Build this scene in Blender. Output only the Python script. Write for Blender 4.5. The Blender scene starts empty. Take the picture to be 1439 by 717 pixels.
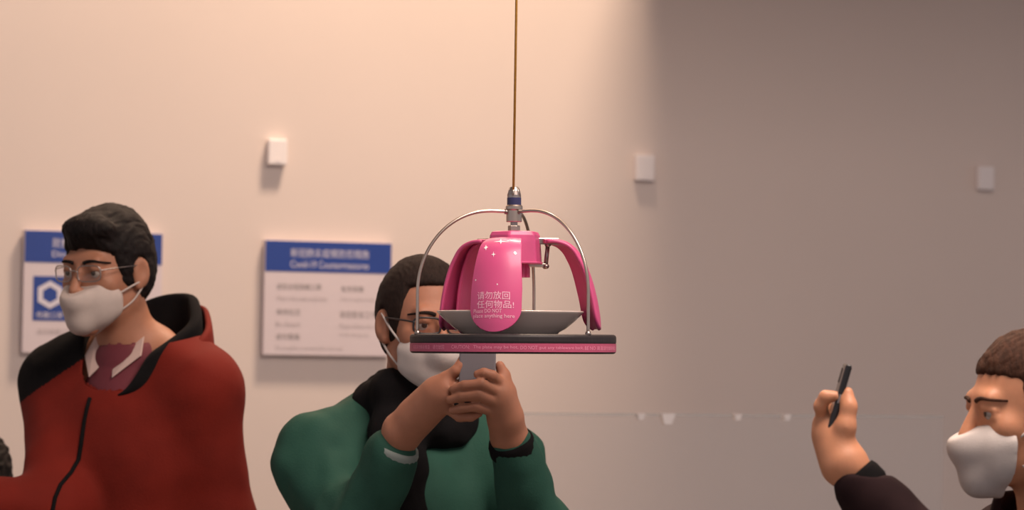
import bpy, bmesh, math, random
import numpy as np
from mathutils import Vector, Matrix

random.seed(4)
scene = bpy.context.scene
COL = scene.collection

# ------------------------------------------------------------------ camera
W, H = 1439.0, 717.0
F_PX = 4000.0
TILT = math.atan(126.5 / F_PX)
ROLL = math.radians(0.9)
CAM = np.array([0.0, 0.0, 1.6])
_f = np.array([0, math.cos(TILT), math.sin(TILT)])
_r0 = np.array([1.0, 0, 0])
_u0 = np.array([0, -math.sin(TILT), math.cos(TILT)])
_r = math.cos(ROLL) * _r0 + math.sin(ROLL) * _u0
_u = -math.sin(ROLL) * _r0 + math.cos(ROLL) * _u0

cam_data = bpy.data.cameras.new('camera')
cam_data.sensor_width = 36.0
cam_data.lens = 36.0 * F_PX / W
cam_data.dof.use_dof = True
cam_data.dof.focus_distance = 4.98
cam_data.dof.aperture_fstop = 4.6
cam = bpy.data.objects.new('camera', cam_data)
COL.objects.link(cam)
M = Matrix.Identity(4)
for i in range(3):
    M[i][0] = _r[i]; M[i][1] = _u[i]; M[i][2] = -_f[i]; M[i][3] = CAM[i]
cam.matrix_world = M
scene.camera = cam


def P(px, py, d):
    """world point seen at that spot of the frame, d metres in front of the camera"""
    a = (px - W / 2) / F_PX
    b = (H / 2 - py) / F_PX
    return CAM + d * (_f + a * _r + b * _u)


# ------------------------------------------------------------------ wall frame
WANG = math.radians(20)
WD = np.array([math.cos(WANG), math.sin(WANG), 0])       # along the wall, to the right
WN = np.array([math.sin(WANG), -math.cos(WANG), 0])      # out of the wall, into the room
WO = P(720, 485, 8.5); WO[2] = 0.0


def on_wall(px, py, off=0.0):
    ray = P(px, py, 1.0) - CAM
    t = np.dot(WO + WN * off - CAM, WN) / np.dot(ray, WN)
    p = CAM + t * ray
    return np.dot(p - WO, WD), p[2]                      # s, z


def wp(s, z, n=0.0):
    return WO + WD * s + WN * n + np.array([0, 0, z])


# ------------------------------------------------------------------ world, lamps, exposure
world = bpy.data.worlds.new('hall_light')
scene.world = world
world.use_nodes = True
world.node_tree.nodes['Background'].inputs[0].default_value = (1.0, 0.92, 0.95, 1)
world.node_tree.nodes['Background'].inputs[1].default_value = 0.212


def area(name, loc, target, sx, sy, power, color):
    l = bpy.data.lights.new(name, 'AREA')
    l.shape = 'RECTANGLE'; l.size = sx; l.size_y = sy
    l.energy = power; l.color = color
    o = bpy.data.objects.new(name, l)
    COL.objects.link(o)
    o.location = Vector(loc)
    o.rotation_euler = (Vector(target) - Vector(loc)).to_track_quat('-Z', 'Y').to_euler()
    return o


S_EDGE = on_wall(902, 0)[0]                              # where the added shade panel starts
area('wall_washer_lamp', wp(S_EDGE - 0.5, 5.0, 1.1), wp(S_EDGE - 0.55, 2.3, 0), 0.7, 0.4, 72, (1.0, 0.75, 0.55))
area('hall_lamp', (0.9, 3.9, 3.6), (0.25, 5.0, 1.5), 1.5, 1.2, 38, (1.0, 0.82, 0.72))
scene.view_settings.view_transform = 'Standard'
scene.view_settings.look = 'None'
scene.view_settings.gamma = 1.0
scene.view_settings.exposure = 1.2
scene.view_settings.use_curve_mapping = False

# ------------------------------------------------------------------ materials
MATS = {}


def mat(name, color, rough=0.6, metal=0.0, var=0.06, scale=12.0, bump=0.0, bscale=80.0, coat=0.0,
        sss=0.0, sheen=0.0, stretch=None, spec=0.5):
    if name in MATS:
        return MATS[name]
    m = bpy.data.materials.new(name); m.use_nodes = True
    nt = m.node_tree; b = nt.nodes['Principled BSDF']
    b.inputs['Roughness'].default_value = rough
    b.inputs['Metallic'].default_value = metal
    b.inputs['Coat Weight'].default_value = coat
    b.inputs['Coat Roughness'].default_value = 0.12
    b.inputs['Specular IOR Level'].default_value = spec
    if sss:
        b.inputs['Subsurface Weight'].default_value = sss
        b.inputs['Subsurface Radius'].default_value = (0.012, 0.004, 0.002)
        b.inputs['Subsurface Scale'].default_value = 0.6
    if sheen:
        b.inputs['Sheen Weight'].default_value = sheen
        b.inputs['Sheen Roughness'].default_value = 0.6
    tc = nt.nodes.new('ShaderNodeTexCoord')
    mp = nt.nodes.new('ShaderNodeMapping')
    if stretch: mp.inputs['Scale'].default_value = stretch
    nt.links.new(tc.outputs['Object'], mp.inputs[0])
    n = nt.nodes.new('ShaderNodeTexNoise'); n.inputs['Scale'].default_value = scale
    n.inputs['Detail'].default_value = 4
    nt.links.new(mp.outputs[0], n.inputs['Vector'])
    r = nt.nodes.new('ShaderNodeValToRGB')
    c = np.array(color[:3])
    r.color_ramp.elements[0].position = 0.3; r.color_ramp.elements[1].position = 0.7
    r.color_ramp.elements[0].color = (*np.clip(c * (1 - var), 0, 1), 1)
    r.color_ramp.elements[1].color = (*np.clip(c * (1 + var), 0, 1), 1)
    nt.links.new(n.outputs[0], r.inputs[0])
    nt.links.new(r.outputs[0], b.inputs['Base Color'])
    if bump:
        n2 = nt.nodes.new('ShaderNodeTexNoise'); n2.inputs['Scale'].default_value = bscale
        n2.inputs['Detail'].default_value = 3
        nt.links.new(mp.outputs[0], n2.inputs['Vector'])
        bp = nt.nodes.new('ShaderNodeBump'); bp.inputs['Strength'].default_value = bump
        bp.inputs['Distance'].default_value = 0.003
        nt.links.new(n2.outputs[0], bp.inputs['Height'])
        nt.links.new(bp.outputs[0], b.inputs['Normal'])
    MATS[name] = m
    return m


def clear_mat(name, tint, gloss, haze):
    m = bpy.data.materials.new(name); m.use_nodes = True
    nt = m.node_tree
    out = nt.nodes['Material Output']
    nt.nodes.remove(nt.nodes['Principled BSDF'])
    tr = nt.nodes.new('ShaderNodeBsdfTransparent'); tr.inputs[0].default_value = (*tint, 1)
    gl = nt.nodes.new('ShaderNodeBsdfGlossy'); gl.inputs['Roughness'].default_value = 0.08
    df = nt.nodes.new('ShaderNodeBsdfDiffuse'); df.inputs[0].default_value = (0.8, 0.78, 0.77, 1)
    m1 = nt.nodes.new('ShaderNodeMixShader'); m1.inputs[0].default_value = gloss
    m2 = nt.nodes.new('ShaderNodeMixShader'); m2.inputs[0].default_value = haze
    nt.links.new(tr.outputs[0], m1.inputs[1]); nt.links.new(gl.outputs[0], m1.inputs[2])
    nt.links.new(m1.outputs[0], m2.inputs[1]); nt.links.new(df.outputs[0], m2.inputs[2])
    nt.links.new(m2.outputs[0], out.inputs[0])
    return m


M_WALL = mat('wall_paint', (0.72, 0.62, 0.575), 0.85, var=0.015, scale=1.5, bump=0.05, bscale=300)
M_FLOOR = mat('floor_tile', (0.20, 0.17, 0.15), 0.5, var=0.06, scale=3)
M_CEIL = mat('ceiling_paint', (0.7, 0.67, 0.63), 0.9, var=0.02)
M_PINK = mat('pink_plastic', (0.64, 0.085, 0.24), 0.42, var=0.03, scale=20, coat=0.12)
M_BAND = mat('pink_band', (0.50, 0.085, 0.17), 0.45, var=0.04, scale=30)
M_TRAY = mat('dark_tray', (0.020, 0.014, 0.016), 0.55, var=0.15, scale=40, bump=0.1)
M_STEEL = mat('brushed_steel', (0.52, 0.43, 0.37), 0.34, metal=1.0, var=0.06, scale=50)
M_STEEL2 = mat('dark_steel', (0.38, 0.33, 0.31), 0.35, metal=1.0, var=0.08, scale=60)
M_BLUE_RING = mat('dark_blue_ring', (0.03, 0.03, 0.10), 0.4)
M_CABLE = mat('orange_cable', (0.62, 0.30, 0.055), 0.5, var=0.12, scale=200)
M_CHINA = mat('white_china', (0.76, 0.64, 0.575), 0.15, var=0.01, coat=0.4)
M_PRINT = mat('pale_print', (0.95, 0.55, 0.68), 0.5, var=0.01)
M_PRINT2 = mat('band_print', (0.86, 0.30, 0.45), 0.5, var=0.01)
M_WHITEPRINT = mat('white_print', (0.95, 0.92, 0.93), 0.5, var=0.01)
M_BOARD = mat('sign_board', (0.70, 0.61, 0.64), 0.5, var=0.01)
M_BLUE = mat('sign_blue', (0.014, 0.052, 0.29), 0.45, var=0.03)
M_GREYPRINT = mat('sign_grey_print', (0.30, 0.27, 0.27), 0.6, var=0.01)
M_PALEGREY = mat('sign_pale_print', (0.52, 0.46, 0.47), 0.6, var=0.01)
M_BLUEPRINT = mat('sign_white_print', (0.70, 0.66, 0.74), 0.5, var=0.01)
M_BOX = mat('wall_box_white', (0.86, 0.80, 0.80), 0.5, var=0.01)
M_EYE = mat('eye_white', (0.40, 0.34, 0.30), 0.2, var=0.02)
M_IRIS = mat('eye_iris', (0.05, 0.03, 0.02), 0.15, var=0.1)
M_MASK = mat('mask_fabric', (0.66, 0.59, 0.55), 0.85, var=0.03, scale=60, bump=0.15, bscale=500)
M_BLACKPL = mat('black_plastic', (0.018, 0.016, 0.018), 0.35, var=0.1)
M_GREYPH = mat('grey_phone_back', (0.20, 0.185, 0.20), 0.35, var=0.04)
M_LENSE = mat('phone_lens', (0.01, 0.01, 0.015), 0.08)
M_GLASS = clear_mat('spectacle_lens', (0.93, 0.92, 0.91), 0.05, 0.0)
M_ACRYL = clear_mat('clear_acrylic', (0.96, 0.96, 0.96), 0.03, 0.05)
M_ACRYLEDGE = clear_mat('acrylic_edge', (0.9, 0.92, 0.92), 0.08, 0.18)
M_CLIP = mat('white_clip', (0.85, 0.80, 0.79), 0.5, var=0.01)
M_TABLE = mat('table_white', (0.72, 0.68, 0.64), 0.4, var=0.02)
M_TROUSERS = mat('dark_trousers', (0.03, 0.03, 0.04), 0.85, var=0.15, sheen=0.2)
M_SHOE = mat('black_shoe', (0.02, 0.02, 0.02), 0.4)
M_FOOD = mat('cooked_food', (0.35, 0.16, 0.07), 0.5, var=0.3, scale=60)


# ------------------------------------------------------------------ mesh helpers
LOCAL = [False]                       # True: vertices are given in the parent's own frame


def world_of(o):
    m = o.matrix_basis.copy()
    if o.parent is not None: m = world_of(o.parent) @ o.matrix_parent_inverse @ m
    return m


def attach(o, parent):
    if parent is None: return
    o.parent = parent
    if not LOCAL[0]: o.matrix_parent_inverse = world_of(parent).inverted()


def new_obj(name, verts, faces, material, parent=None, smooth=False, loc=None):
    me = bpy.data.meshes.new(name)
    me.from_pydata([tuple(map(float, v)) for v in verts], [], [tuple(map(int, f)) for f in faces])
    me.update()
    if smooth:
        me.polygons.foreach_set('use_smooth', [True] * len(me.polygons))
    mats = material if isinstance(material, (list, tuple)) else [material]
    for m in mats: me.materials.append(m)
    o = bpy.data.objects.new(name, me)
    COL.objects.link(o)
    attach(o, parent)
    if loc is not None: o.location = loc
    return o


def np_obj(name, V, Q, material, parent=None, smooth=True):
    me = bpy.data.meshes.new(name)
    n, m = len(V), len(Q)
    me.vertices.add(n); me.vertices.foreach_set('co', np.asarray(V, np.float32).ravel())
    me.loops.add(m * 4); me.loops.foreach_set('vertex_index', np.asarray(Q, np.int32).ravel())
    me.polygons.add(m)
    me.polygons.foreach_set('loop_start', np.arange(m, dtype=np.int32) * 4)
    me.polygons.foreach_set('loop_total', np.full(m, 4, np.int32))
    if smooth: me.polygons.foreach_set('use_smooth', np.ones(m, bool))
    mats = material if isinstance(material, (list, tuple)) else [material]
    for k in mats: me.materials.append(k)
    me.update(calc_edges=True); me.validate()
    o = bpy.data.objects.new(name, me)
    COL.objects.link(o)
    attach(o, parent)
    return o


def empty(name, loc, label, cat, group=None):
    o = bpy.data.objects.new(name, None)
    COL.objects.link(o)
    o.location = Vector(loc); o.empty_display_size = 0.1
    o['label'] = label; o['category'] = cat
    if group: o['group'] = group
    return o


def tag(o, label, cat, group=None):
    o['label'] = label; o['category'] = cat
    if group: o['group'] = group
    return o


def struct(o, label):
    o['kind'] = 'structure'; o['label'] = label
    return o


def box_data(c, s, R=None, bev=0.0, seg=2):
    bm = bmesh.new()
    bmesh.ops.create_cube(bm, size=1.0)
    for v in bm.verts:
        v.co = Vector((v.co.x * s[0], v.co.y * s[1], v.co.z * s[2]))
    if bev > 0:
        bmesh.ops.bevel(bm, geom=list(bm.edges), offset=bev, segments=seg, affect='EDGES', profile=0.5)
    V = np.array([v.co[:] for v in bm.verts]); Fc = [[v.index for v in f.verts] for f in bm.faces]
    bm.free()
    if R is not None: V = V @ np.asarray(R).T
    return V + np.asarray(c), Fc


def box(name, c, s, material, parent=None, R=None, bev=0.0, smooth=False):
    V, Fc = box_data(c, s, R, bev)
    return new_obj(name, V, Fc, material, parent, smooth)


def join(parts):
    V, Fc, n = [], [], 0
    for v, f in parts:
        V.append(np.asarray(v)); Fc += [[i + n for i in q] for q in f]; n += len(v)
    return np.vstack(V), Fc


def lathe_data(prof, n=64, center=(0, 0, 0), closed=False):
    prof = np.asarray(prof, float)
    m = len(prof); V, Fc = [], []
    for i in range(n):
        a = 2 * math.pi * i / n
        for r, z in prof: V.append((r * math.cos(a), r * math.sin(a), z))
    for i in range(n):
        j = (i + 1) % n
        rng = range(m if closed else m - 1)
        for k in rng:
            k2 = (k + 1) % m
            Fc.append([i * m + k, j * m + k, j * m + k2, i * m + k2])
    V = np.array(V) + np.asarray(center)
    if not closed:
        if prof[0][0] > 1e-6: Fc.append([i * m for i in range(n)][::-1])
        if prof[-1][0] > 1e-6: Fc.append([i * m + m - 1 for i in range(n)])
    return V, Fc


def tube_data(pts, rad, n=10, cap=True):
    pts = np.asarray(pts, float); m = len(pts)
    rad = np.broadcast_to(np.asarray(rad, float), (m,))
    T = np.gradient(pts, axis=0); T /= np.linalg.norm(T, axis=1)[:, None] + 1e-12
    a = np.array([0, 0, 1.0]) if abs(T[0][2]) < 0.9 else np.array([1.0, 0, 0])
    nrm = np.cross(T[0], a); nrm /= np.linalg.norm(nrm)
    V, Fc = [], []
    for i in range(m):
        nrm = nrm - T[i] * np.dot(nrm, T[i]); nrm /= np.linalg.norm(nrm)
        bn = np.cross(T[i], nrm)
        for k in range(n):
            t = 2 * math.pi * k / n
            V.append(pts[i] + rad[i] * (math.cos(t) * nrm + math.sin(t) * bn))
    for i in range(m - 1):
        for k in range(n):
            k2 = (k + 1) % n
            Fc.append([i * n + k, i * n + k2, (i + 1) * n + k2, (i + 1) * n + k])
    if cap:
        Fc.append(list(range(n))[::-1]); Fc.append([(m - 1) * n + k for k in range(n)])
    return np.array(V), Fc


def smooth_path(pts, n=10):
    """Catmull-Rom through the points"""
    p = np.asarray(pts, float)
    p = np.vstack([2 * p[0] - p[1], p, 2 * p[-1] - p[-2]])
    out = []
    for i in range(1, len(p) - 2):
        for k in range(n):
            t = k / n
            out.append(0.5 * ((2 * p[i]) + (-p[i - 1] + p[i + 1]) * t + (2 * p[i - 1] - 5 * p[i] + 4 * p[i + 1] - p[i + 2]) * t * t
                              + (-p[i - 1] + 3 * p[i] - 3 * p[i + 1] + p[i + 2]) * t ** 3))
    out.append(p[-2])
    return np.array(out)


def tube(name, pts, rad, material, parent=None, n=10):
    V, Fc = tube_data(pts, rad, n)
    return new_obj(name, V, Fc, material, parent, True)


def text_data(body, bold=0.0):
    """flat lettering as (verts 2D normalised to width 1..., faces); width and height returned"""
    cu = bpy.data.curves.new('lettering_curve', 'FONT')
    cu.body = body; cu.size = 1.0; cu.resolution_u = 2; cu.offset = 0.0
    o = bpy.data.objects.new('lettering_curve', cu)
    COL.objects.link(o)
    dg = bpy.context.evaluated_depsgraph_get()
    dg.update()
    me = bpy.data.meshes.new_from_object(o.evaluated_get(dg))
    V = np.array([v.co[:] for v in me.vertices]) if len(me.vertices) else np.zeros((0, 3))
    Fc = [list(p.vertices) for p in me.polygons]
    bpy.data.objects.remove(o); bpy.data.curves.remove(cu); bpy.data.meshes.remove(me)
    lo, hi = V.min(0), V.max(0)
    V = (V - lo) / (hi - lo + 1e-9)
    return V[:, :2], Fc


def text_rect(lines):
    """lines: (body, x0, x1, y0, y1, bold) -> joined flat data in that 2D space (y up)"""
    parts = []
    for body, x0, x1, y0, y1, bold in lines:
        V, Fc = text_data(body, bold)
        parts.append((np.c_[x0 + V[:, 0] * (x1 - x0), y0 + V[:, 1] * (y1 - y0)], Fc))
    return join(parts)


# ------------------------------------------------------------------ signed-distance modelling for people
def _hash(i, j, k, s):
    n = (i * 374761393 + j * 668265263 + k * 2147483647 + s * 974711) & 0xffffffff
    n = ((n ^ (n >> 13)) * 1274126177) & 0xffffffff
    return ((n ^ (n >> 16)) & 0xffff) / 65535.0 * 2 - 1


def vnoise(Pt, scale, seed=0):
    q = np.asarray(Pt, float) * scale
    i0 = np.floor(q).astype(np.int64); f = q - i0; f = f * f * (3 - 2 * f)
    out = 0
    for a in (0, 1):
        for b in (0, 1):
            for c in (0, 1):
                w = (f[:, 0] if a else 1 - f[:, 0]) * (f[:, 1] if b else 1 - f[:, 1]) * (f[:, 2] if c else 1 - f[:, 2])
                out = out + w * _hash(i0[:, 0] + a, i0[:, 1] + b, i0[:, 2] + c, seed)
    return out


class Field:
    def __init__(self, lo, hi, h):
        self.lo = np.asarray(lo, float); self.h = h
        self.n = np.ceil((np.asarray(hi) - self.lo) / h).astype(int) + 1
        self.D = np.full(self.n, 0.2, np.float32)

    def _block(self, lo, hi):
        a = np.clip(np.floor((lo - self.lo) / self.h).astype(int), 0, self.n)
        b = np.clip(np.ceil((hi - self.lo) / self.h).astype(int) + 1, 0, self.n)
        if np.any(b <= a): return None, None
        ax = [(self.lo[i] + self.h * np.arange(a[i], b[i])).astype(np.float32) for i in range(3)]
        X, Y, Z = np.meshgrid(*ax, indexing='ij', sparse=True)
        return (slice(a[0], b[0]), slice(a[1], b[1]), slice(a[2], b[2])), (X, Y, Z)

    def _mix(self, sl, d, k, op):
        A = self.D[sl]
        if op == 'add':
            if k > 0:
                hh = np.clip(0.5 + 0.5 * (A - d) / k, 0, 1)
                self.D[sl] = A + (d - A) * hh - k * hh * (1 - hh)
            else: self.D[sl] = np.minimum(A, d)
        else:
            d = -d
            if k > 0:
                hh = np.clip(0.5 - 0.5 * (A - d) / k, 0, 1)
                self.D[sl] = A + (d - A) * hh + k * hh * (1 - hh)
            else: self.D[sl] = np.maximum(A, d)

    def ell(self, c, r, R=None, k=0.02, op='add'):
        c = np.asarray(c, float); r = np.asarray(r, float)
        pad = max(r) + max(k, 0.01) + 2 * self.h
        sl, g = self._block(c - pad, c + pad)
        if sl is None: return
        x, y, z = g[0] - c[0], g[1] - c[1], g[2] - c[2]
        if R is not None:
            R = np.asarray(R)
            x, y, z = (x * R[0, i] + y * R[1, i] + z * R[2, i] for i in range(3))
        k0 = np.sqrt((x / r[0]) ** 2 + (y / r[1]) ** 2 + (z / r[2]) ** 2)
        k1 = np.sqrt((x / r[0] ** 2) ** 2 + (y / r[1] ** 2) ** 2 + (z / r[2] ** 2) ** 2) + 1e-6
        self._mix(sl, (k0 * (k0 - 1) / k1).astype(np.float32), k, op)

    def cone(self, a, b, ra, rb, k=0.01, op='add'):
        a = np.asarray(a, float); b = np.asarray(b, float)
        pad = max(ra, rb) + max(k, 0.01) + 2 * self.h
        sl, g = self._block(np.minimum(a, b) - pad, np.maximum(a, b) + pad)
        if sl is None: return
        ab = b - a; L = float(ab @ ab) + 1e-12
        x, y, z = g[0] - a[0], g[1] - a[1], g[2] - a[2]
        t = np.clip((x * ab[0] + y * ab[1] + z * ab[2]) / L, 0, 1)
        d = np.sqrt((x - t * ab[0]) ** 2 + (y - t * ab[1]) ** 2 + (z - t * ab[2]) ** 2) - (ra + (rb - ra) * t)
        self._mix(sl, d.astype(np.float32), k, op)

    def chain(self, pts, rads, k=0.004):
        for i in range(len(pts) - 1):
            self.cone(pts[i], pts[i + 1], rads[i], rads[i + 1], k)

    def cut(self, p, n, k=0.0):
        """remove what lies on the n side of the plane"""
        n = np.asarray(n, float); n = n / np.linalg.norm(n); p = np.asarray(p, float)
        sl, g = self._block(self.lo, self.lo + self.h * self.n)
        d = ((g[0] - p[0]) * n[0] + (g[1] - p[1]) * n[1] + (g[2] - p[2]) * n[2]).astype(np.float32)
        self._mix(sl, -d, k, 'sub')

    def cut2(self, p1, n1, p2, n2, k=0.0):
        """remove what lies on the n side of both planes"""
        sl, g = self._block(self.lo, self.lo + self.h * self.n)
        ds = []
        for p, n in ((p1, n1), (p2, n2)):
            n = np.asarray(n, float); n = n / np.linalg.norm(n); p = np.asarray(p, float)
            ds.append(((g[0] - p[0]) * n[0] + (g[1] - p[1]) * n[1] + (g[2] - p[2]) * n[2]).astype(np.float32))
        self._mix(sl, np.maximum(-ds[0], -ds[1]), k, 'sub')

    def mesh(self):
        D = self.D.copy()
        for ax in range(3):
            sl = [slice(None)] * 3
            for e in (0, -1):
                sl[ax] = e; D[tuple(sl)] = np.maximum(D[tuple(sl)], 0.01)
        ins = D < 0
        c = np.zeros(np.array(D.shape) - 1, np.int8)
        for a in (0, 1):
            for b in (0, 1):
                for e in (0, 1):
                    c += ins[a:D.shape[0] - 1 + a, b:D.shape[1] - 1 + b, e:D.shape[2] - 1 + e]
        act = (c > 0) & (c < 8)
        idx = np.argwhere(act)
        ids = np.full(act.shape, -1, np.int32); ids[act] = np.arange(len(idx))
        acc = np.zeros((len(idx), 3)); cnt = np.zeros(len(idx))
        cor = [(a, b, e) for a in (0, 1) for b in (0, 1) for e in (0, 1)]
        vals = {q: D[idx[:, 0] + q[0], idx[:, 1] + q[1], idx[:, 2] + q[2]] for q in cor}
        for q in cor:
            for ax in range(3):
                if q[ax] == 0:
                    q2 = list(q); q2[ax] = 1; q2 = tuple(q2)
                    v0, v1 = vals[q], vals[q2]
                    m = (v0 < 0) != (v1 < 0)
                    t = np.where(m, v0 / np.where(m, v0 - v1, 1), 0)
                    p = np.tile(np.array(q, float), (len(idx), 1)); p[:, ax] += t
                    acc[m] += p[m]; cnt[m] += 1
        V = self.lo + self.h * (idx + acc / cnt[:, None])
        Q = []
        for ax in range(3):
            s0 = [slice(1, -1)] * 3; s0[ax] = slice(0, -1); s1 = [slice(1, -1)] * 3; s1[ax] = slice(1, None)
            a, b = ins[tuple(s0)], ins[tuple(s1)]
            for flip in (0, 1):
                m = (a & ~b) if not flip else (~a & b)
                e = np.argwhere(m)
                off = np.array([1, 1, 1]); off[ax] = 0
                e = e + off
                o1, o2 = [(1, 2), (2, 0), (0, 1)][ax]
                d1 = np.zeros(3, int); d1[o1] = 1; d2 = np.zeros(3, int); d2[o2] = 1
                qs = [e - d1 - d2, e - d2, e, e - d1]
                q = np.stack([ids[w[:, 0], w[:, 1], w[:, 2]] for w in qs], 1)
                if flip: q = q[:, ::-1]
                Q.append(q)
        Q = np.vstack(Q)
        Q = Q[(Q >= 0).all(1)]
        return V, Q


def vnormals(V, Q):
    n = np.cross(V[Q[:, 2]] - V[Q[:, 0]], V[Q[:, 3]] - V[Q[:, 1]])
    N = np.zeros_like(V)
    for i in range(4): np.add.at(N, Q[:, i], n)
    return N / (np.linalg.norm(N, axis=1)[:, None] + 1e-12)


def relax(V, Q, it=2, lam=0.5):
    for _ in range(it):
        S = np.zeros_like(V); C = np.zeros(len(V))
        for i in range(4):
            j = (i + 1) % 4
            np.add.at(S, Q[:, i], V[Q[:, j]]); np.add.at(C, Q[:, i], 1)
            np.add.at(S, Q[:, j], V[Q[:, i]]); np.add.at(C, Q[:, j], 1)
        V = V + lam * (S / np.maximum(C, 1)[:, None] - V)
    return V


def Rz(a):
    c, s = math.cos(a), math.sin(a); return np.array([[c, -s, 0], [s, c, 0], [0, 0, 1.0]])


def Rx(a):
    c, s = math.cos(a), math.sin(a); return np.array([[1, 0, 0], [0, c, -s], [0, s, c.real]])


def Ry(a):
    c, s = math.cos(a), math.sin(a); return np.array([[c, 0, s], [0, 1, 0], [-s, 0, c]])


class Head:
    """local frame: x to the person's left when facing -y, z up; origin at ear level mid-head"""
    def __init__(self, origin, yaw, pitch=0.0, roll=0.0, s=1.0):
        self.o = np.asarray(origin, float)
        self.R = Rz(math.radians(yaw)) @ Rx(math.radians(pitch)) @ Ry(math.radians(roll))
        self.s = s

    def __call__(self, x, y, z): return self.o + self.R @ (np.array([x, y, z]) * self.s)

    def d(self, x, y, z): return self.R @ np.array([x, y, z], float)

    def ell(self, F, c, r, k=0.02, op='add', tilt=None):
        R = self.R if tilt is None else self.R @ tilt
        F.ell(self(*c), np.array(r) * self.s, R, k, op)

    def cone(self, F, a, b, ra, rb, k=0.01, op='add'):
        F.cone(self(*a), self(*b), ra * self.s, rb * self.s, k, op)


def head_skin(F, h, neck_base):
    h.ell(F, (0, .012, .040), (.074, .094, .085), .02)
    h.ell(F, (0, -.032, -.028), (.061, .060, .086), .03)
    for sx in (-1, 1):
        h.cone(F, (sx * .050, .0, -.058), (sx * .012, -.078, -.108), .019, .016, .02)
        h.ell(F, (sx * .045, -.060, -.022), (.020, .020, .020), .02)
    h.ell(F, (0, -.082, -.108), (.022, .017, .017), .015)
    h.cone(F, (-.036, -.080, .027), (.036, -.080, .027), .013, .013, .015)
    for sx in (-1, 1):
        h.ell(F, (sx * .033, -.106, .006), (.018, .018, .012), .010, 'sub')
    h.cone(F, (0, -.088, .018), (0, -.114, -.030), .0075, .0115, .008)
    for sx in (-1, 1):
        h.ell(F, (sx * .013, -.102, -.034), (.008, .011, .008), .005)
        h.ell(F, (sx * .006, -.113, -.042), (.004, .006, .005), .003, 'sub')
        h.cone(F, (sx * .018, -.083, .010), (sx * .033, -.0885, .0135), .0055, .0065, .004)
        h.cone(F, (sx * .033, -.0885, .0135), (sx * .047, -.078, .008), .0065, .0055, .004)
        h.cone(F, (sx * .019, -.083, -.002), (sx * .046, -.078, -.003), .0058, .0055, .004)
        t = Rz(sx * math.radians(-22))
        h.ell(F, (sx * .079, .012, -.004), (.009, .021, .033), .006, 'add', t)
        h.ell(F, (sx * .089, .008, .000), (.007, .012, .019), .004, 'sub', t)
        h.ell(F, (sx * .077, .004, -.030), (.007, .010, .010), .005)
    h.ell(F, (0, -.090, -.066), (.024, .011, .006), .004)
    h.ell(F, (0, -.089, -.077), (.021, .011, .007), .004)
    h.ell(F, (0, -.103, -.0715), (.024, .006, .0018), .002, 'sub')
    F.cone(h(0, .022, -.045), neck_base, .056 * h.s, .062 * h.s, .03)


def add_eyes(h, parent):
    for sx in (-1, 1):
        V, Fc = lathe_data([(.0128 * math.sin(math.pi * t / 12) + 1e-7, -.0128 * math.cos(math.pi * t / 12)) for t in range(13)], 18)
        e = new_obj('eye', V @ h.R.T * h.s + h(sx * .033, -.0775, .004), Fc, M_EYE, parent, True)
        V, Fc = lathe_data([(.0135 * math.sin(a) + 1e-7, -.0135 * math.cos(a)) for a in np.linspace(0, .45, 6)], 18)
        V = V @ Rx(math.radians(-90)).T                    # pole -z -> -y
        new_obj('iris', V @ h.R.T * h.s + h(sx * .033, -.0775, .004), Fc, M_IRIS, e, True)


def add_brows(h, parent, m):
    from mathutils.bvhtree import BVHTree
    me = [c for c in parent.children if c.name.startswith('body')][0].data
    bv = BVHTree.FromPolygons([v.co[:] for v in me.vertices], [tuple(p.vertices) for p in me.polygons])

    def skin(x, z):
        hit = bv.ray_cast(Vector(h(x, -.135, z)), Vector(h.d(0, 1, 0)))
        return np.array(hit[0]) if hit[0] is not None else h(x, -.085, z)
    for sx in (-1, 1):
        pts = [skin(sx * x, z) for x, z in ((.012, .024), (.020, .027), (.029, .0285), (.039, .0285), (.048, .026), (.055, .022))]
        tube('eyebrow', smooth_path(pts, 5), np.r_[.002, np.linspace(.0042, .0018, 25)], m, parent, 8)


def make_hair(h, parent, m, thick=.012, front=(-.088, .080), side=(-.030, -.012), nape=(.075, -.085), h_vox=.0035,
              fringe=0.0, rough=.004, seed=3, recede=0.0):
    F = Field(h.o - .19, h.o + .19, h_vox)
    t = thick
    h.ell(F, (0, .012, .042), (.0765 + t * .6, .0965 + t * .8, .087 + t), .02)
    h.ell(F, (0, .035, .0), (.072 + t * .5, .075 + t * .8, .095), .03)
    if fringe:
        h.ell(F, (.01, -.070, .095), (.060, .034 + fringe * .3, .020 + fringe), .025)
    # face side and nape line are cut away
    fy, fz = front; sy, sz = side; ny, nz = nape
    n2 = np.array([0, (nz - sz), -(ny - sy)])              # below the line sideburn -> nape
    F.cut2(h(0, sy, sz), h.R @ np.array([0, -1, -.12]), h(0, fy, fz), h.R @ np.array([0, -.30, -1.0]), .012)
    F.cut(h(0, sy, sz), h.R @ n2, .006)
    for sx in (-1, 1):
        h.ell(F, (sx * .088, .008, -.004), (.020, .022, .036), .004, 'sub')
        if recede: h.ell(F, (sx * .05, -.085, .085), (.03, .03 + recede, .03), .01, 'sub')
    V, Q = F.mesh()
    V = relax(V, Q, 1)
    N = vnormals(V, Q)
    L = (V - h.o) @ h.R
    d = vnoise(L * np.array([2.4, .5, .9]), 120, seed) * rough * .8 + vnoise(L * np.array([1.5, .6, 1]), 40, seed + 1) * rough * .8
    return np_obj('hair', V + N * d[:, None], Q, m, parent)


class MaskFrame(Head):
    """the head's frame, drawn in or out sideways and in height about the mouth"""
    def __init__(self, h, ms):
        self.o, self.R, self.s, self.ms = h.o, h.R, h.s, ms

    def __call__(self, x, y, z):
        f = self.ms if y < -.03 else 1.0
        return self.o + self.R @ (np.array([x * (f if y < -.05 else 1), y, -.055 + (z + .055) * f]) * self.s)


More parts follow.
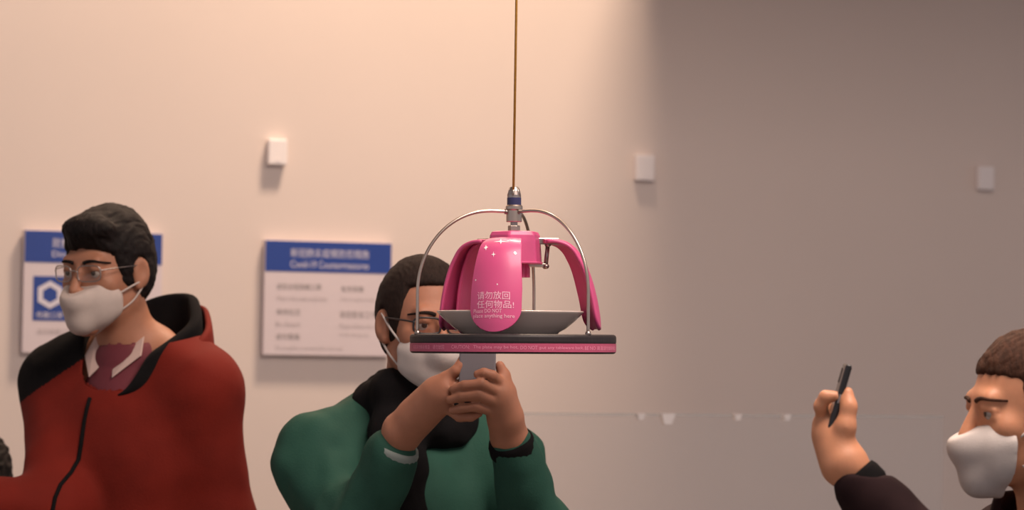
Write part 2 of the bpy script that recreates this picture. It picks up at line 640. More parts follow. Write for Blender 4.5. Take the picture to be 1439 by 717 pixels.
def make_mask(h, parent, straps, keel=.0, m=None, ms=1.0, back=-.034):
    h = MaskFrame(h, ms)
    F = Field(h.o - .18, h.o + .18, .003)
    h.ell(F, (0, -.062, -.060), (.060, .056, .062), .02)
    h.cone(F, (0, -.112, -.012), (0, -.122 - keel, -.050), .012, .016, .03)
    h.cone(F, (0, -.122 - keel, -.050), (0, -.100, -.112), .016, .014, .03)
    h.cone(F, (0, -.100, -.112), (0, -.060, -.126), .014, .014, .02)
    for sx in (-1, 1):
        h.cone(F, (0, -.118 - keel, -.045), (sx * .058, -.050, -.045), .014, .010, .03)
        h.cone(F, (0, -.098, -.100), (sx * .052, -.045, -.080), .014, .010, .03)
    F.cut(h(0, back, -.05), h.R @ np.array([0, 1, -.1]), .004)
    F.cut2(h(0, -.05, .002), h.R @ np.array([0, -.35, 1.0]), h(0, 0, -9), h.R @ np.array([0, 0, 1.0]), .004)
    V, Q = F.mesh(); V = relax(V, Q, 2)
    o = np_obj('mask', V, Q, m or M_MASK, parent)
    # centre seam
    pts = [h(0, -.132 - keel * .6, -.030), h(0, -.1385 - keel, -.052), h(0, -.116, -.112), h(0, -.088, -.136)]
    tube('seam', smooth_path(pts, 6), .0016, m or M_MASK, o, 6)
    for a in straps:
        tube('strap', smooth_path([h(*q) for q in a], 8), .0022 if len(a) < 9 else .002, m or M_MASK, o, 6)
    return o


def make_glasses(h, parent, m, rad=.0016, w=.0245, hh=.0165):
    th = np.linspace(0, 2 * math.pi, 33)[:-1]
    g = None; parts = []
    lens = []
    for sx in (-1, 1):
        loop = []
        for t in th:
            cx, cz = math.cos(t), math.sin(t)
            e = 0.55
            lx = sx * .033 + w * math.copysign(abs(cx) ** e, cx); lz = .004 + hh * math.copysign(abs(cz) ** e, cz)
            ly = -.110 + .006 * (abs(lx) / .055) ** 2 * 2
            loop.append(h(lx, ly, lz))
        loop = np.array(loop)
        parts.append(tube_data(np.vstack([loop, loop[:2]]), rad, 8))
        c = loop.mean(0)
        lens.append((np.vstack([loop, c]), [[i, (i + 1) % 32, 32] for i in range(32)]))
        parts.append(tube_data(smooth_path([h(sx * .057, -.099, .010), h(sx * .070, -.075, .012), h(sx * .078, -.02, .012), h(sx * .078, .012, .010), h(sx * .074, .03, -.012)], 6), rad * .9, 8))
    parts.append(tube_data(smooth_path([h(-.010, -.110, .008), h(0, -.114, .011), h(.010, -.110, .008)], 4), rad, 8))
    V, Fc = join(parts)
    g = new_obj('glasses', V, Fc, m, parent, True)
    for V, Fc in lens: new_obj('lens', V, Fc, M_GLASS, g)
    return g


def torso(F, base, yaw, shz, hipz, t=0.0, halfw=.19, lean=(0, 0), k=.06):
    """base: xy of the spine; t: clothing thickness"""
    R = Rz(math.radians(yaw)); b = np.array([base[0], base[1], 0.0])

    def q(x, y, z):
        f = (z - hipz) / (shz - hipz)
        return b + R @ np.array([x + lean[0] * f, y + lean[1] * f, z])
    hgt = shz - hipz
    F.ell(q(0, -.01, shz - .17), (halfw * .92 + t, .115 + t, .20), R, k)
    F.ell(q(0, 0, shz - .40), (halfw * .82 + t, .11 + t, .24), R, k)
    F.ell(q(0, 0, hipz + .02), (halfw * .85 + t, .115 + t, .16), R, k)
    for sx in (-1, 1):
        F.cone(q(sx * .05, .02, shz + .045), q(sx * (halfw - .01), .0, shz - .035), .05 + t * .8, .062 + t, k)
    return q


def person_legs(q, hipz, parent, floor=0.0, step=0.0):
    lo = np.minimum(q(-.45, -.45, 0), q(.45, .45, 0)); hi = np.maximum(q(-.45, -.45, 0), q(.45, .45, 0))
    c = q(0, 0, 0)
    F = Field((c[0] - .4, c[1] - .5, .02), (c[0] + .4, c[1] + .5, hipz + .2), .012)
    F.ell(q(0, 0, hipz + .02), (.165, .125, .14), None, .05)
    for sx in (-1, 1):
        kn = q(sx * .105, -.03 - step * sx * .5, .50); an = q(sx * .11, .03 - step * sx, .10)
        F.cone(q(sx * .095, 0, hipz), kn, .098, .07, .05)
        F.cone(kn, an, .07, .055, .03)
    V, Q = F.mesh(); V = relax(V, Q, 1)
    np_obj('trousers', V, Q, M_TROUSERS, parent)
    for sx in (-1, 1):
        an = q(sx * .11, .03 - step * sx, .0); toe = q(sx * .125, -.16 - step * sx, .0)
        F = Field(np.minimum(an, toe) - .1, np.maximum(an, toe) + .16, .007)
        up = np.array([0, 0, 1.0])
        F.cone(an + up * .05, toe + up * .036, .048, .040, .03)
        F.cone(an + up * .05, an + up * .11, .045, .042, .03)
        F.cut((0, 0, 0.0), (0, 0, -1))
        V, Q = F.mesh()
        np_obj('shoe', V, Q, M_SHOE, parent)


def finish(F, name, material, parent, it=1, fold=0.0, fscale=14, seed=0, fn=None):
    V, Q = F.mesh(); V = relax(V, Q, it)
    if fold:
        N = vnormals(V, Q)
        L = V * np.array([1.0, 1.0, .8])
        d = vnoise(L, fscale, seed) + .6 * vnoise(L, fscale * 2.1, seed + 1)
        V = V + N * (d * fold)[:, None]
    o = np_obj(name, V, Q, material, parent)
    if fn is not None:
        c = V[Q].mean(1)
        o.data.polygons.foreach_set('material_index', fn(c).astype(np.int32))
    return o


# ================================================================== the room
def wall_quad_box(name, s0, s1, z0, z1, n0, n1, material, parent=None, bev=0.0):
    R = np.column_stack([WD, -WN, [0, 0, 1]])
    c = wp((s0 + s1) / 2, (z0 + z1) / 2, (n0 + n1) / 2)
    return box(name, c, (s1 - s0, abs(n1 - n0), z1 - z0), material, parent, R, bev)


struct(box('floor', (0, 4.5, -0.05), (16, 18, 0.1), M_FLOOR), 'beige floor of the dining hall')
struct(wall_quad_box('wall_back', -7, 7, 0, 5.4, -0.12, 0, M_WALL), 'plain warm beige wall behind the people')
struct(box('ceiling', (0, 4.5, 5.45), (16, 18, 0.1), M_CEIL), 'high ceiling of the hall')
BK = .58                                                 # slanted end of an unseen panel added to shade the wall
Vb = [wp(sx - (BK * n if k == 0 else 0), z, n) for z in (3.1, 3.2) for n in (0.0, 2.2) for k, sx in ((0, S_EDGE), (1, 7.0))]
struct(new_obj('shade_panel_1', Vb, [[0, 2, 3, 1], [4, 5, 7, 6], [0, 1, 5, 4], [2, 6, 7, 3], [0, 4, 6, 2], [1, 3, 7, 5]], M_WALL),
       'added unseen panel that casts the shade on the right part of the wall')

# ------------------------------------------------------------------ white wall boxes
for (a, b, c, d), lab in (((374, 400, 196, 233), 'small white box on the brightly lit wall above the blue and white notice'),
                          ((890, 915, 218, 255), 'small white box on the wall at the edge of the shade, right of the cable'),
                          ((1370, 1391, 234, 268), 'small white box high on the shaded wall at the far right')):
    s0, z1 = on_wall(a, c); s1, z0 = on_wall(b, d)
    R = np.column_stack([WD, -WN, [0, 0, 1]])
    t = empty('wall_box', wp((s0 + s1) / 2, z0, 0), lab, 'wall box', 'white boxes in a row on the wall')
    bx = wall_quad_box('housing', s0, s1, z0, z1, 0.002, 0.030, M_BOX, t, 0.004)
    wall_quad_box('back_plate', s0 + .004, s1 - .004, z0 + .004, z1 - .004, 0.0, 0.006, M_PALEGREY, t)
    wall_quad_box('button', (s0 + s1) / 2 - .006, (s0 + s1) / 2 + .006, z0 + .010, z0 + .016, 0.029, 0.0315, M_BOX, bx, .001)


# ------------------------------------------------------------------ notices on the wall
def notice(tl, tr, bl, label, header_frac, header_lines, blocks):
    s0, z1 = on_wall(*tl); s1, _ = on_wall(*tr); _, z0 = on_wall(*bl)
    w, hgt = s1 - s0, z1 - z0
    t = empty('notice_board', wp((s0 + s1) / 2, z0, 0), label, 'notice', 'notices on the wall')
    n0, n1 = 0.006, 0.028
    board = wall_quad_box('board', s0, s1, z0, z1, n0, n1, M_BOARD, t, 0.002)
    wall_quad_box('header_panel', s0 + .002, s1 - .002, z1 - hgt * header_frac, z1 - .002, n1 - .004, n1 + .0012, M_BLUE, t)
    wall_quad_box('hanger', s0 + w * .3, s0 + w * .7, z1 - hgt * .5, z1 - hgt * .3, 0, n0 + .004, M_STEEL2, t)

    def letters(name, lines, m, off):
        for ln in lines:
            V, Fc = text_rect([ln])
            W3 = np.array([wp(s0 + x * w, z1 - y * hgt, n1 + off) for x, y in V])
            new_obj(name, W3, Fc, m, t)

    def flip(ls): return [(b, x0, x1, y1, y0, bo) for b, x0, x1, y0, y1, bo in ls]   # y measured downwards
    letters('lettering', flip(header_lines), M_BLUEPRINT, .0018)
    for nm, ls, m in blocks: letters(nm, flip(ls), m, .0009)
    return t, s0, z1, w, hgt, n1


notice((369, 337), (547, 342), (365.5, 499),
       'blue and white notice board hanging between the man in red and the man in green', .272,
       [('新冠肺炎疫情防控措施', .20, .815, .070, .145, .012), ('Covid-19 Countermeasures', .20, .815, .175, .238, .008)],
       [('lettering', [('请您全程佩戴口罩', .095, .445, .375, .430, .012), ('保持社交', .095, .285, .595, .650, .012),
                       ('请勿聚集', .095, .285, .810, .865, .015),
                       ('有序就餐', .600, .780, .385, .440, .012), ('请您配合工作', .592, .885, .605, .665, .018)], M_GREYPRINT),
        ('lettering', [('Wear a face mask at all times', .095, .49, .480, .525, .010), ('Be distant', .095, .285, .705, .750, .010),
                       ('Do not gather in groups before the meal', .095, .62, .915, .960, .010),
                       ('Dine in good order', .600, .875, .485, .525, .010), ('Please follow the staff', .592, .93, .715, .755, .010),
                       ('of the dining hall', .592, .82, .795, .835, .010)], M_PALEGREY)])

t, s0, z1, w, hgt, n1 = notice((32, 323), (226, 330), (28, 496),
       'blue and white notice board with a hexagon emblem behind the man in red', .262,
       [('就餐区域防疫提示须知', .20, .80, .062, .140, .012), ('Dining Area Notice', .20, .75, .168, .232, .008)],
       [('lettering', [('请您佩戴口罩', .10, .36, .800, .850, .010)], M_PALEGREY)])


def on_notice(x, y, off): return wp(s0 + x * w, z1 - y * hgt, n1 + off)


emb = wall_quad_box('emblem_panel', s0 + .07 * w, s0 + .31 * w, z1 - .735 * hgt, z1 - .375 * hgt, n1 - .003, n1 + .001, M_BLUE, t)
asp = hgt / w
V, Fc = [], []
for i in range(6):
    a = math.pi / 6 + i * math.pi / 3
    for rr in (.100, .058):
        V.append(on_notice(.19 + rr * math.cos(a), .525 + rr * math.sin(a) / asp, .0018))
for i in range(6):
    j = (i + 1) % 6
    Fc.append([2 * i, 2 * j, 2 * j + 1, 2 * i + 1])
new_obj('hexagon_ring', V, Fc, M_BLUEPRINT, emb)
V, Fc = text_rect([('佩戴口罩', .095, .285, .715, .665, .012)])
new_obj('lettering', [on_notice(x, y, .0018) for x, y in V], Fc, M_BLUEPRINT, emb)

# ================================================================== hanging plate carrier
U = 0.00125                                             # one pixel of the photograph at the carrier
CB = P(721, 470, 5.0)
carrier = empty('plate_carrier', CB, 'pink hanging plate carrier with petal covers, steel cage rods and a round tray', 'carrier')
carrier.rotation_euler = (0, math.radians(-0.62), 0)
LOCAL[0] = True


def az(phi, r, z, lat=0.0):
    """radius r at azimuth phi (0 towards the camera, + to the right)"""
    c, s = math.cos(phi), math.sin(phi)
    return np.array([r * s + lat * c, -r * c + lat * s, z]) * U


# tray
V, Fc = lathe_data(np.array([(0.001, -27), (141, -27), (143.5, -26), (144.2, -24.5), (143.2, -23.5), (143.2, -13.5), (144.6, -12.2), (145, -10), (145, -4), (144, -1.5), (141.5, 0),
                             (137, 0), (135, -2), (0.001, -2)]) * U, 128)
tray = new_obj('tray', V, Fc, M_TRAY, carrier, False)
V, Fc = lathe_data(np.array([(143, -24.6), (144.9, -24.4), (145.0, -13.0), (143, -12.6)]) * U, 128)
band = new_obj('rim_band', V, Fc, M_BAND, carrier, False)


def wrap_band(line):
    V, Fc = text_rect([line])
    out = []
    for x, y in V:
        a = x / 145.0
        out.append((145.35 * U * math.sin(a), -145.35 * U * math.cos(a), (470 - y) * U - 0.0))
    return np.array(out), Fc


def band_a(px): return 145.0 * math.asin(max(-1, min(1, (px - 721) / 145.0)))


for ln in [('高温请勿触碰餐盘', band_a(583), band_a(607), 491.0, 485.4, .02),
                   ('请勿放回', band_a(611), band_a(627), 491.2, 485.2, .02),
                   ('CAUTION:', band_a(637), band_a(662), 490.4, 485.4, .02),
                   ('The plate may be hot,', band_a(667), band_a(728), 491.4, 485.6, .02),
                   ('DO NOT', band_a(731), band_a(754), 491.0, 486.0, .02),
                   ('put any tableware back,', band_a(757), band_a(817), 491.8, 486.2, .02),
                   ('BE NO', band_a(819), band_a(834), 491.4, 486.4, .02),
                   ('高温请勿触碰餐盘', band_a(836), band_a(863), 491.6, 486.0, .02)]:
    V, Fc = wrap_band(ln)
    new_obj('lettering', V, Fc, M_PRINT2, band)

# cage rods
for phi in (-72.5, 47.5, 167.5):
    ph = math.radians(phi)
    prof = [(9, 172.5), (30, 173)]
    for i in range(0, 13):
        a = math.pi / 2 * i / 12
        prof.append((34 + 105.6 * math.sin(a), 58 + 115 * math.cos(a)))
    prof += [(139.6, 30), (139.6, -1)]
    pts = smooth_path([az(ph, r, z) for r, z in prof], 4)
    rod = tube('cage_rod', pts, 2.35 * U, M_STEEL, carrier, 12)
    V, Fc = lathe_data(np.array([(2.2, 4.5), (3.4, 4), (4.2, 1.0), (4.2, -1.0)]) * U, 16, az(ph, 139.6, 0))
    new_obj('rod_foot', V, Fc, M_STEEL2, rod, True)

# connector on the cable end
cx = 0.6
V, Fc = lathe_data(np.array([(10.5, 158), (11, 159), (11, 174), (12.0, 176), (12.0, 180), (10.3, 182)]) * U, 40, (cx * U, 0, 0))
hub = new_obj('connector', V, Fc, M_STEEL, carrier)
for a in range(3):
    ph = math.radians((-72.5, 47.5, 167.5)[a])
    V, Fc = tube_data([az(ph, 7, 172.5), az(ph, 12.8, 172.6)], 4.0 * U, 12)
    new_obj('rod_socket', V, Fc, M_STEEL2, hub)
V, Fc = lathe_data(np.array([(9.6, 181), (10, 181.5), (10, 192), (9.6, 192.5)]) * U, 40, (cx * U, 0, 0))
new_obj('blue_ring', V, Fc, M_BLUE_RING, carrier)
V, Fc = lathe_data(np.array([(9.8, 192.2), (9.6, 196), (8.2, 202), (6.2, 206.5), (5.4, 207.5), (2.0, 207.5)]) * U, 40, (cx * U, 0, 0))
noz = new_obj('nozzle', V, Fc, M_STEEL2, carrier)
for i in range(6):                                       # flutes on the nozzle
    a = math.radians(i * 60 + 20)
    tp = [np.array([cx + 9.5 * math.cos(a), 9.5 * math.sin(a), 195]) * U, np.array([cx + 6.4 * math.cos(a), 6.4 * math.sin(a), 206]) * U]
    V, Fc = tube_data(tp, 1.1 * U, 6)
    new_obj('flute', V, Fc, M_STEEL, noz, True)
V, Fc = lathe_data(np.array([(5.0, 151), (5.0, 159)]) * U, 32, (cx * U, 0, 0))
new_obj('neck', V, Fc, M_STEEL2, carrier)
V, Fc = lathe_data(np.array([(8.4, 144), (8.6, 145), (8.6, 152), (8.0, 153), (5.0, 153)]) * U, 6, (cx * U, 0, 0))
new_obj('hex_nut', V, Fc, M_STEEL, carrier)


# pink housing: rounded six-sided cup
def prism(rings, n=6, rot=0.0, round_k=3, rfrac=.28):
    """rings: (radius, z); rounded polygon section"""
    sec = []
    for i in range(n):
        a = rot + 2 * math.pi * i / n
        for t in np.linspace(-.5, .5, round_k + 1):
            cr = 1 - rfrac
            c0 = np.array([math.cos(a), math.sin(a)]) * cr
            ang = a + t * 2 * math.pi / n
            sec.append(c0 + rfrac * np.array([math.cos(ang), math.sin(ang)]))
    sec = np.array(sec); m = len(sec)
    V, Fc = [], []
    for r, z in rings: V += [(x * r, y * r, z) for x, y in sec]
    for k in range(len(rings) - 1):
        for i in range(m):
            j = (i + 1) % m
            Fc.append([k * m + i, k * m + j, (k + 1) * m + j, (k + 1) * m + i])
    Fc.append(list(range(m))[::-1]); Fc.append([(len(rings) - 1) * m + i for i in range(m)])
    return np.array(V, float), Fc


V, Fc = prism(np.array([(40, 98.5), (41.5, 99.5), (41.5, 101), (39.5, 102), (37.5, 130), (36.5, 139), (34.0, 143.6), (30, 144.8)]) * U, 6, math.radians(17.4 + 0), 4, .2)
house = new_obj('housing', V + np.array([2 * U, 0, 0]), Fc, M_PINK, carrier, False)
V, Fc = lathe_data(np.array([(37.5, 140.0), (38.2, 141.5), (36.5, 143.0)]) * U, 6)
# gear under the housing
V, Fc = [], []
nt_ = 20
ring = []
for i in range(nt_ * 4):
    a = 2 * math.pi * i / (nt_ * 4)
    r = 23.5 if (i % 4) in (0, 1) else 20.5
    ring.append((r * math.cos(a), r * math.sin(a)))
m = len(ring)
for z in (80, 93): V += [(x * U, y * U, z * U) for x, y in ring]
V += [(21.5 * x / math.hypot(x, y) * U, 21.5 * y / math.hypot(x, y) * U, 99 * U) for x, y in ring]
for k in range(2):
    for i in range(m):
        j = (i + 1) % m
        Fc.append([k * m + i, k * m + j, (k + 1) * m + j, (k + 1) * m + i])
Fc.append(list(range(m))[::-1]); Fc.append([2 * m + i for i in range(m)])
new_obj('gear', V, Fc, M_PINK, carrier)

# petals
PR = np.array([(40, 336.0), (50, 335.2), (62, 336.5), (76, 341.5), (89, 353), (100, 372), (108, 396), (113, 419), (116, 441), (117, 454), (117, 467)])
PC = smooth_path(np.c_[PR[:, 0], np.zeros(len(PR)), 470 - PR[:, 1]], 8)[:, [0, 2]]
_seg = np.r_[0, np.cumsum(np.linalg.norm(np.diff(PC, axis=0), axis=1))]
PL = _seg[-1]
PT = np.gradient(PC, axis=0); PT /= np.linalg.norm(PT, axis=1)[:, None]
PNrm = np.c_[-PT[:, 1], PT[:, 0]]                        # outward normal in the (r, z) plane
if PNrm[-1][0] < 0: PNrm = -PNrm


OPEN = {102.0: (3.5, 1), -132.6: (2.5, 0), -148.0: (-2.5, -4)}    # how far each petal stands open


def pet(phi, lat, s, off):
    r = np.interp(s, _seg, PC[:, 0]); z = np.interp(s, _seg, PC[:, 1])
    nr = np.interp(s, _seg, PNrm[:, 0]); nz = np.interp(s, _seg, PNrm[:, 1])
    hollow = (.25 + .75 * min(1, s / 60)) * 10.5
    o = off - hollow * (lat / 34.0) ** 2
    op, sh = OPEN.get(round(math.degrees(phi), 1), (0, 0))
    dr, dz = r + nr * o - 42, z + nz * o - 134
    c, sn = math.cos(math.radians(op)), math.sin(math.radians(op))
    return az(phi, 42 + sh + c * dr - sn * dz, 134 + sn * dr + c * dz, lat)


def half_w(s, blunt=False):
    w = np.interp(s, [0, 12, 40, 80, 110, PL - 34], [19, 23, 28.5, 32.5, 35, 35.3])
    s0 = PL - 34
    if s > s0:
        e = 3.6 if blunt else 2.0
        w = 35.3 * max(0, 1 - ((s - s0) / 34.0) ** e) ** (1 / e)
    return w


def petal(phi):
    ss = np.r_[np.linspace(0, PL - 34, 26), PL - 34 + 34 * np.sin(np.linspace(0, math.pi / 2, 14))[1:-1], PL - .15]
    nu = 14
    V, Fc = [], []
    for side, off in ((0, 0.0), (1, -3.2 if phi == PHI[0] else -5.5)):
        for s in ss:
            wv = half_w(s, phi != PHI[0])
            for u in np.linspace(-1, 1, nu + 1):
                V.append(pet(phi, u * wv, s, off))
    n1, m = len(ss), nu + 1
    N = n1 * m
    for i in range(n1 - 1):
        for k in range(nu):
            a, b, c, d = i * m + k, i * m + k + 1, (i + 1) * m + k + 1, (i + 1) * m + k
            Fc.append([a, d, c, b]); Fc.append([N + a, N + b, N + c, N + d])
        for k in (0, nu):
            a, d = i * m + k, (i + 1) * m + k
            Fc.append([a, N + a, N + d, d] if k == 0 else [a, d, N + d, N + a])
    for k in range(nu):
        Fc.append([k, k + 1, N + k + 1, N + k])
        e = (n1 - 1) * m
        Fc.append([e + k, N + e + k, N + e + k + 1, e + k + 1])
    o = new_obj('petal', V, Fc, M_PINK, carrier, True)
    o.modifiers.new('edge_split', 'EDGE_SPLIT').split_angle = math.radians(40)
    return o


PHI = [math.radians(a) for a in (-13.4, 102.0, -132.6, -148.0)]
petals = [petal(p) for p in PHI]
for i_, (p, po) in enumerate(zip(PHI, petals)):
    # raised bead along both edges of the petal
    for sg in (-1, 1):
        pts = [pet(p, sg * half_w(s, i_ != 0) * .985, s, -1.6 if i_ == 0 else -2.7) for s in np.linspace(2, PL - 1.0, 40)]
        V, Fc = tube_data(pts, (1.5 if i_ == 0 else 2.9) * U, 8)
        new_obj('edge_bead', V, Fc, M_PINK, po, True)
    # steel hinge arm and link
    V, Fc = join([box_data((0, 0, 0), ((26 if i_ == 0 else 36) * U, (7 if i_ == 0 else 13) * U, (6 if i_ == 0 else 9) * U), None, 1.2 * U)])
    R = np.column_stack([[math.sin(p), -math.cos(p), 0], [math.cos(p), math.sin(p), 0], [0, 0, 1]])
    arm = new_obj('hinge_arm', V @ R.T + az(p, 44 if i_ == 0 else 47, 129.5 if i_ == 0 else 131.5), Fc, M_STEEL2, carrier)
    V, Fc = join([tube_data([az(p, 49.5, 127), az(p, 46.5, 96)], 3.2 * U, 10),
                  tube_data([az(p, 49.5, 127, -6), az(p, 49.5, 127, 6)], 3.6 * U, 10),
                  tube_data([az(p, 46.5, 96, -6), az(p, 46.5, 96, 6)], 3.8 * U, 10)])
    new_obj('link', V, Fc, M_STEEL2, carrier, True)
    V, Fc = box_data((0, 0, 0), (30 * U, 6 * U, 5.5 * U), None, 1 * U)
    new_obj('lever', V @ R.T + az(p, 33, 97.5), Fc, M_STEEL, carrier)


# lettering and sparkles on the front petal
def front_xy(px, py):
    """photo position -> (lateral, arc length) on the front petal"""
    zt = 470 - py
    zs = PC[20:, 1]; s = float(np.interp(-zt, -zs, _seg[20:]))
    r = np.interp(s, _seg, PC[:, 0])
    lat = (px - 721 - r * math.sin(PHI[0])) / math.cos(PHI[0])
    return lat, s


def petal_print(name, V2, Fc, m, off=.45):
    out = []
    for x, y in V2:
        l, s = front_xy(x, y); out.append(pet(PHI[0], l, s, off))
    return new_obj(name, out, Fc, m, petals[0])


for ln in [('请勿放回', 670.5, 715.5, 422.5, 411.5, .012), ('任何物品!', 670, 720.5, 434.5, 424.0, .012),
                   ('Please DO NOT', 665, 705, 441.0, 435.6, .02), ('place anything here', 664.5, 721.5, 449.4, 442.4, .02)]:
    V, Fc = text_rect([ln])
    petal_print('lettering', V, Fc, M_PRINT)


def star(x, y, rx, ry, core):
    V = [(x, y)]; Fc = []
    for i in range(16):
        a = 2 * math.pi * i / 16
        if i % 4 == 0: q = (x + rx * math.cos(a), y + ry * math.sin(a))
        else: q = (x + core * math.cos(a), y + core * math.sin(a))
        V.append(q)
    for i in range(16): Fc.append([0, 1 + i, 1 + (i + 1) % 16])
    return np.array(V), Fc


for x, y, rx, ry, c in ((703.5, 342.5, 11, 4, 1.7), (682.5, 349, 3.4, 4.4, 1.9), (693.5, 360.5, 3.6, 4.0, 1.3), (722.5, 356, 2.2, 2.6, 2.0), (699, 402, 1.4, 2.0, .7), (667.5, 394, 1.3, 1.6, .8), (716, 338, 1.8, 1.2, .8)):
    V, Fc = star(x, y, rx, ry, c)
    petal_print('sparkle', V, Fc, M_WHITEPRINT)
LOCAL[0] = False

# plate, standing on the tray
pc = P(717, 470, 5.0)
V, Fc = lathe_data(np.array([(0.01, 5), (60, 4), (63, -1.2), (66, -1.2), (69, 3.2), (78, 8), (91, 18.5), (101, 28.5), (103.2, 31), (103.4, 32.2), (102.5, 32.8), (100, 32.0),
                             (90, 22.5), (77, 12), (66, 8.5), (0.01, 8)]) * U, 96)
plate = new_obj('plate', V, Fc, M_CHINA, None, True)
plate.location = pc; plate.rotation_euler = (0, math.radians(-0.62), 0)
tag(plate, 'round white china plate on the hanging pink carrier', 'plate')
rs = np.random.RandomState(5)
F = Field(pc + np.array([-.11, -.11, -.0]), pc + np.array([.11, .11, .06]), .004)
for i in range(40):
    a, r = rs.rand() * 6.28, math.sqrt(rs.rand()) * .068
    F.ell(pc + np.array([r * math.cos(a), r * math.sin(a), .0165 + .008 * (1 - r / .07)]), (.015 + .006 * rs.rand(), .013, .0085), Rz(rs.rand() * 3), .006)
for fx, fy_, fz_ in ((.017, .03, .0370), (.034, .05, .0360), (-.052, .02, .0350), (-.066, .035, .0350), (-.03, .06, .034)):
    F.ell(pc + np.array([fx, fy_, fz_]), (.013, .012, .0085), None, .006); F.ell(pc + np.array([fx, fy_, .022]), (.018, .016, .016), None, .008)
food = finish(F, 'food', M_FOOD, None)
tag(food, 'serving of cooked food lying in the white plate', 'food')

# cable and the rail it hangs from
a = P(721.6, 264, 5.0)
cab = tube('hoist_cable', [a + np.array([0, 0, -.012]), a + np.array([0, 0, .9]), np.array([a[0], a[1], 3.06])], 1.75 * U, M_CABLE, None, 12)
tag(cab, 'thin orange brown cable holding up the pink carrier', 'cable')
rail = empty('overhead_rail', (a[0], a[1], 3.06), 'steel overhead rail carrying the cable above the picture', 'rail')
box('beam', (a[0], a[1], 3.16), (6.0, .08, .10), M_STEEL, rail, None, .006)
box('trolley', (a[0], a[1], 3.085), (.16, .12, .05), M_STEEL2, rail, None, .008)
for x in (-2.6, 2.6): box('hanger', (a[0] + x, a[1], 4.31), (.03, .03, 2.22), M_STEEL2, rail)


# ================================================================== people
M_SKIN1 = mat('skin_tan', (0.38, 0.165, 0.095), 0.6, var=0.08, scale=25, sss=0.15, bump=0.05, bscale=250)
M_SKIN2 = mat('skin_warm', (0.42, 0.18, 0.105), 0.6, var=0.08, scale=25, sss=0.15, bump=0.05, bscale=250)
M_SKIN3 = mat('skin_ruddy', (0.64, 0.285, 0.155), 0.5, var=0.08, scale=25, sss=0.15, bump=0.05, bscale=250)
M_HAIR1 = mat('black_brown_hair', (0.009, 0.0055, 0.005), 0.7, spec=.2, var=0.4, scale=60, bump=0.5, bscale=220, stretch=(3, 1, 1))
M_HAIR2 = mat('short_dark_hair', (0.022, 0.012, 0.009), 0.75, spec=.2, var=0.35, scale=90, bump=0.5, bscale=400, stretch=(3, 1, 1))
M_HAIR3 = mat('brown_hair', (0.060, 0.024, 0.013), 0.7, spec=.2, var=0.4, scale=60, bump=0.5, bscale=250, stretch=(3, 1, 1))
M_RED = mat('red_jacket_fabric', (0.165, 0.011, 0.005), 0.85, var=0.12, scale=10, spec=.25, bump=0.2, bscale=250)
M_BLACKF = mat('black_jacket_fabric', (0.007, 0.006, 0.0065), 0.95, var=0.2, scale=20, spec=.15, bump=0.2, bscale=250)
M_PLUM = mat('plum_shirt', (0.13, 0.018, 0.028), 0.8, var=0.1, bump=0.2, bscale=300)
M_SHIRT = mat('pale_shirt', (0.50, 0.36, 0.32), 0.8, var=0.05)
M_GREEN = mat('green_jacket_fabric', (0.022, 0.080, 0.056), 0.8, var=0.12, scale=10, spec=.25, bump=0.2, bscale=250)
M_GREENLT = mat('pale_green_piping', (0.22, 0.26, 0.24), 0.7, var=0.1)
M_DARKCOAT = mat('dark_coat', (0.020, 0.008, 0.009), 0.9, var=0.15, spec=.2)
M_MASK1 = mat('mask_fabric_shaded', (0.52, 0.43, 0.385), 0.85, var=0.03, scale=60, bump=0.15, bscale=500)  # darker copy of the white mask fabric, shade put into its colour


def arm(F, pts, rads, k=.03):
    F.chain(pts, rads, k)


# ------------------------------------------------------------------ man in the red jacket
h1 = Head(P(150, 381, 5.95), -29, 7, 0, 1.0)
base1 = h1.o + np.array([.045, .055, 0])
m1 = empty('person', (base1[0], base1[1], 0), 'person in a red and black jacket, white mask and glasses, standing before the hexagon notice', 'person')
shz = h1.o[2] - .205; hipz = .95
nb1 = np.array([base1[0] + .005, base1[1] - .005, shz + .03])
F = Field((base1[0] - .50, base1[1] - .50, .85), (base1[0] + .42, base1[1] + .32, h1.o[2] + .15), .0038)
q1 = torso(F, base1, -25, shz, hipz, 0, .16)
sL, sR = q1(.170, 0, shz - .045), q1(-.165, 0, shz - .045)     # person's left, right
elL = q1(.205, .05, shz - .33); wrL = q1(.20, -.10, shz - .56)
elR = P(78, 716, 5.84); wrR = P(-110, 702, 5.70)
arm(F, [sL, elL, wrL], [.055, .042, .030]); arm(F, [sR, elR, wrR], [.055, .042, .030])


def simple_hand(F, wrist, d, side, palm_n, s=1.0):
    """relaxed half-curled hand: d forearm direction, side towards the thumb, palm_n out of the palm"""
    d = d / np.linalg.norm(d); side = side - d * (side @ d); side /= np.linalg.norm(side)
    pn = np.cross(d, side); pn = pn if pn @ palm_n > 0 else -pn
    p = lambda a, b, c: wrist + (d * a + side * b + pn * c) * s
    F.cone(p(0, 0, 0), p(.045, .012, 0), .026, .026, .02)
    for b in (.03, .010, -.010, -.029): F.cone(p(.03, b * .6, 0), p(.088, b, .004), .016, .0115, .012)
    for b, L in ((.03, .9), (.010, 1.0), (-.010, .94), (-.029, .76)):
        F.chain([p(.088, b, .004), p(.088 + .040 * L, b, .016), p(.088 + .056 * L, b * .95, .038), p(.088 + .054 * L, b * .92, .058)], [.0105, .0092, .0085, .0075], .004)
    F.chain([p(.02, .022, .006), p(.055, .048, .022), p(.080, .052, .038), p(.098, .046, .046)], [.016, .0125, .011, .009], .006)


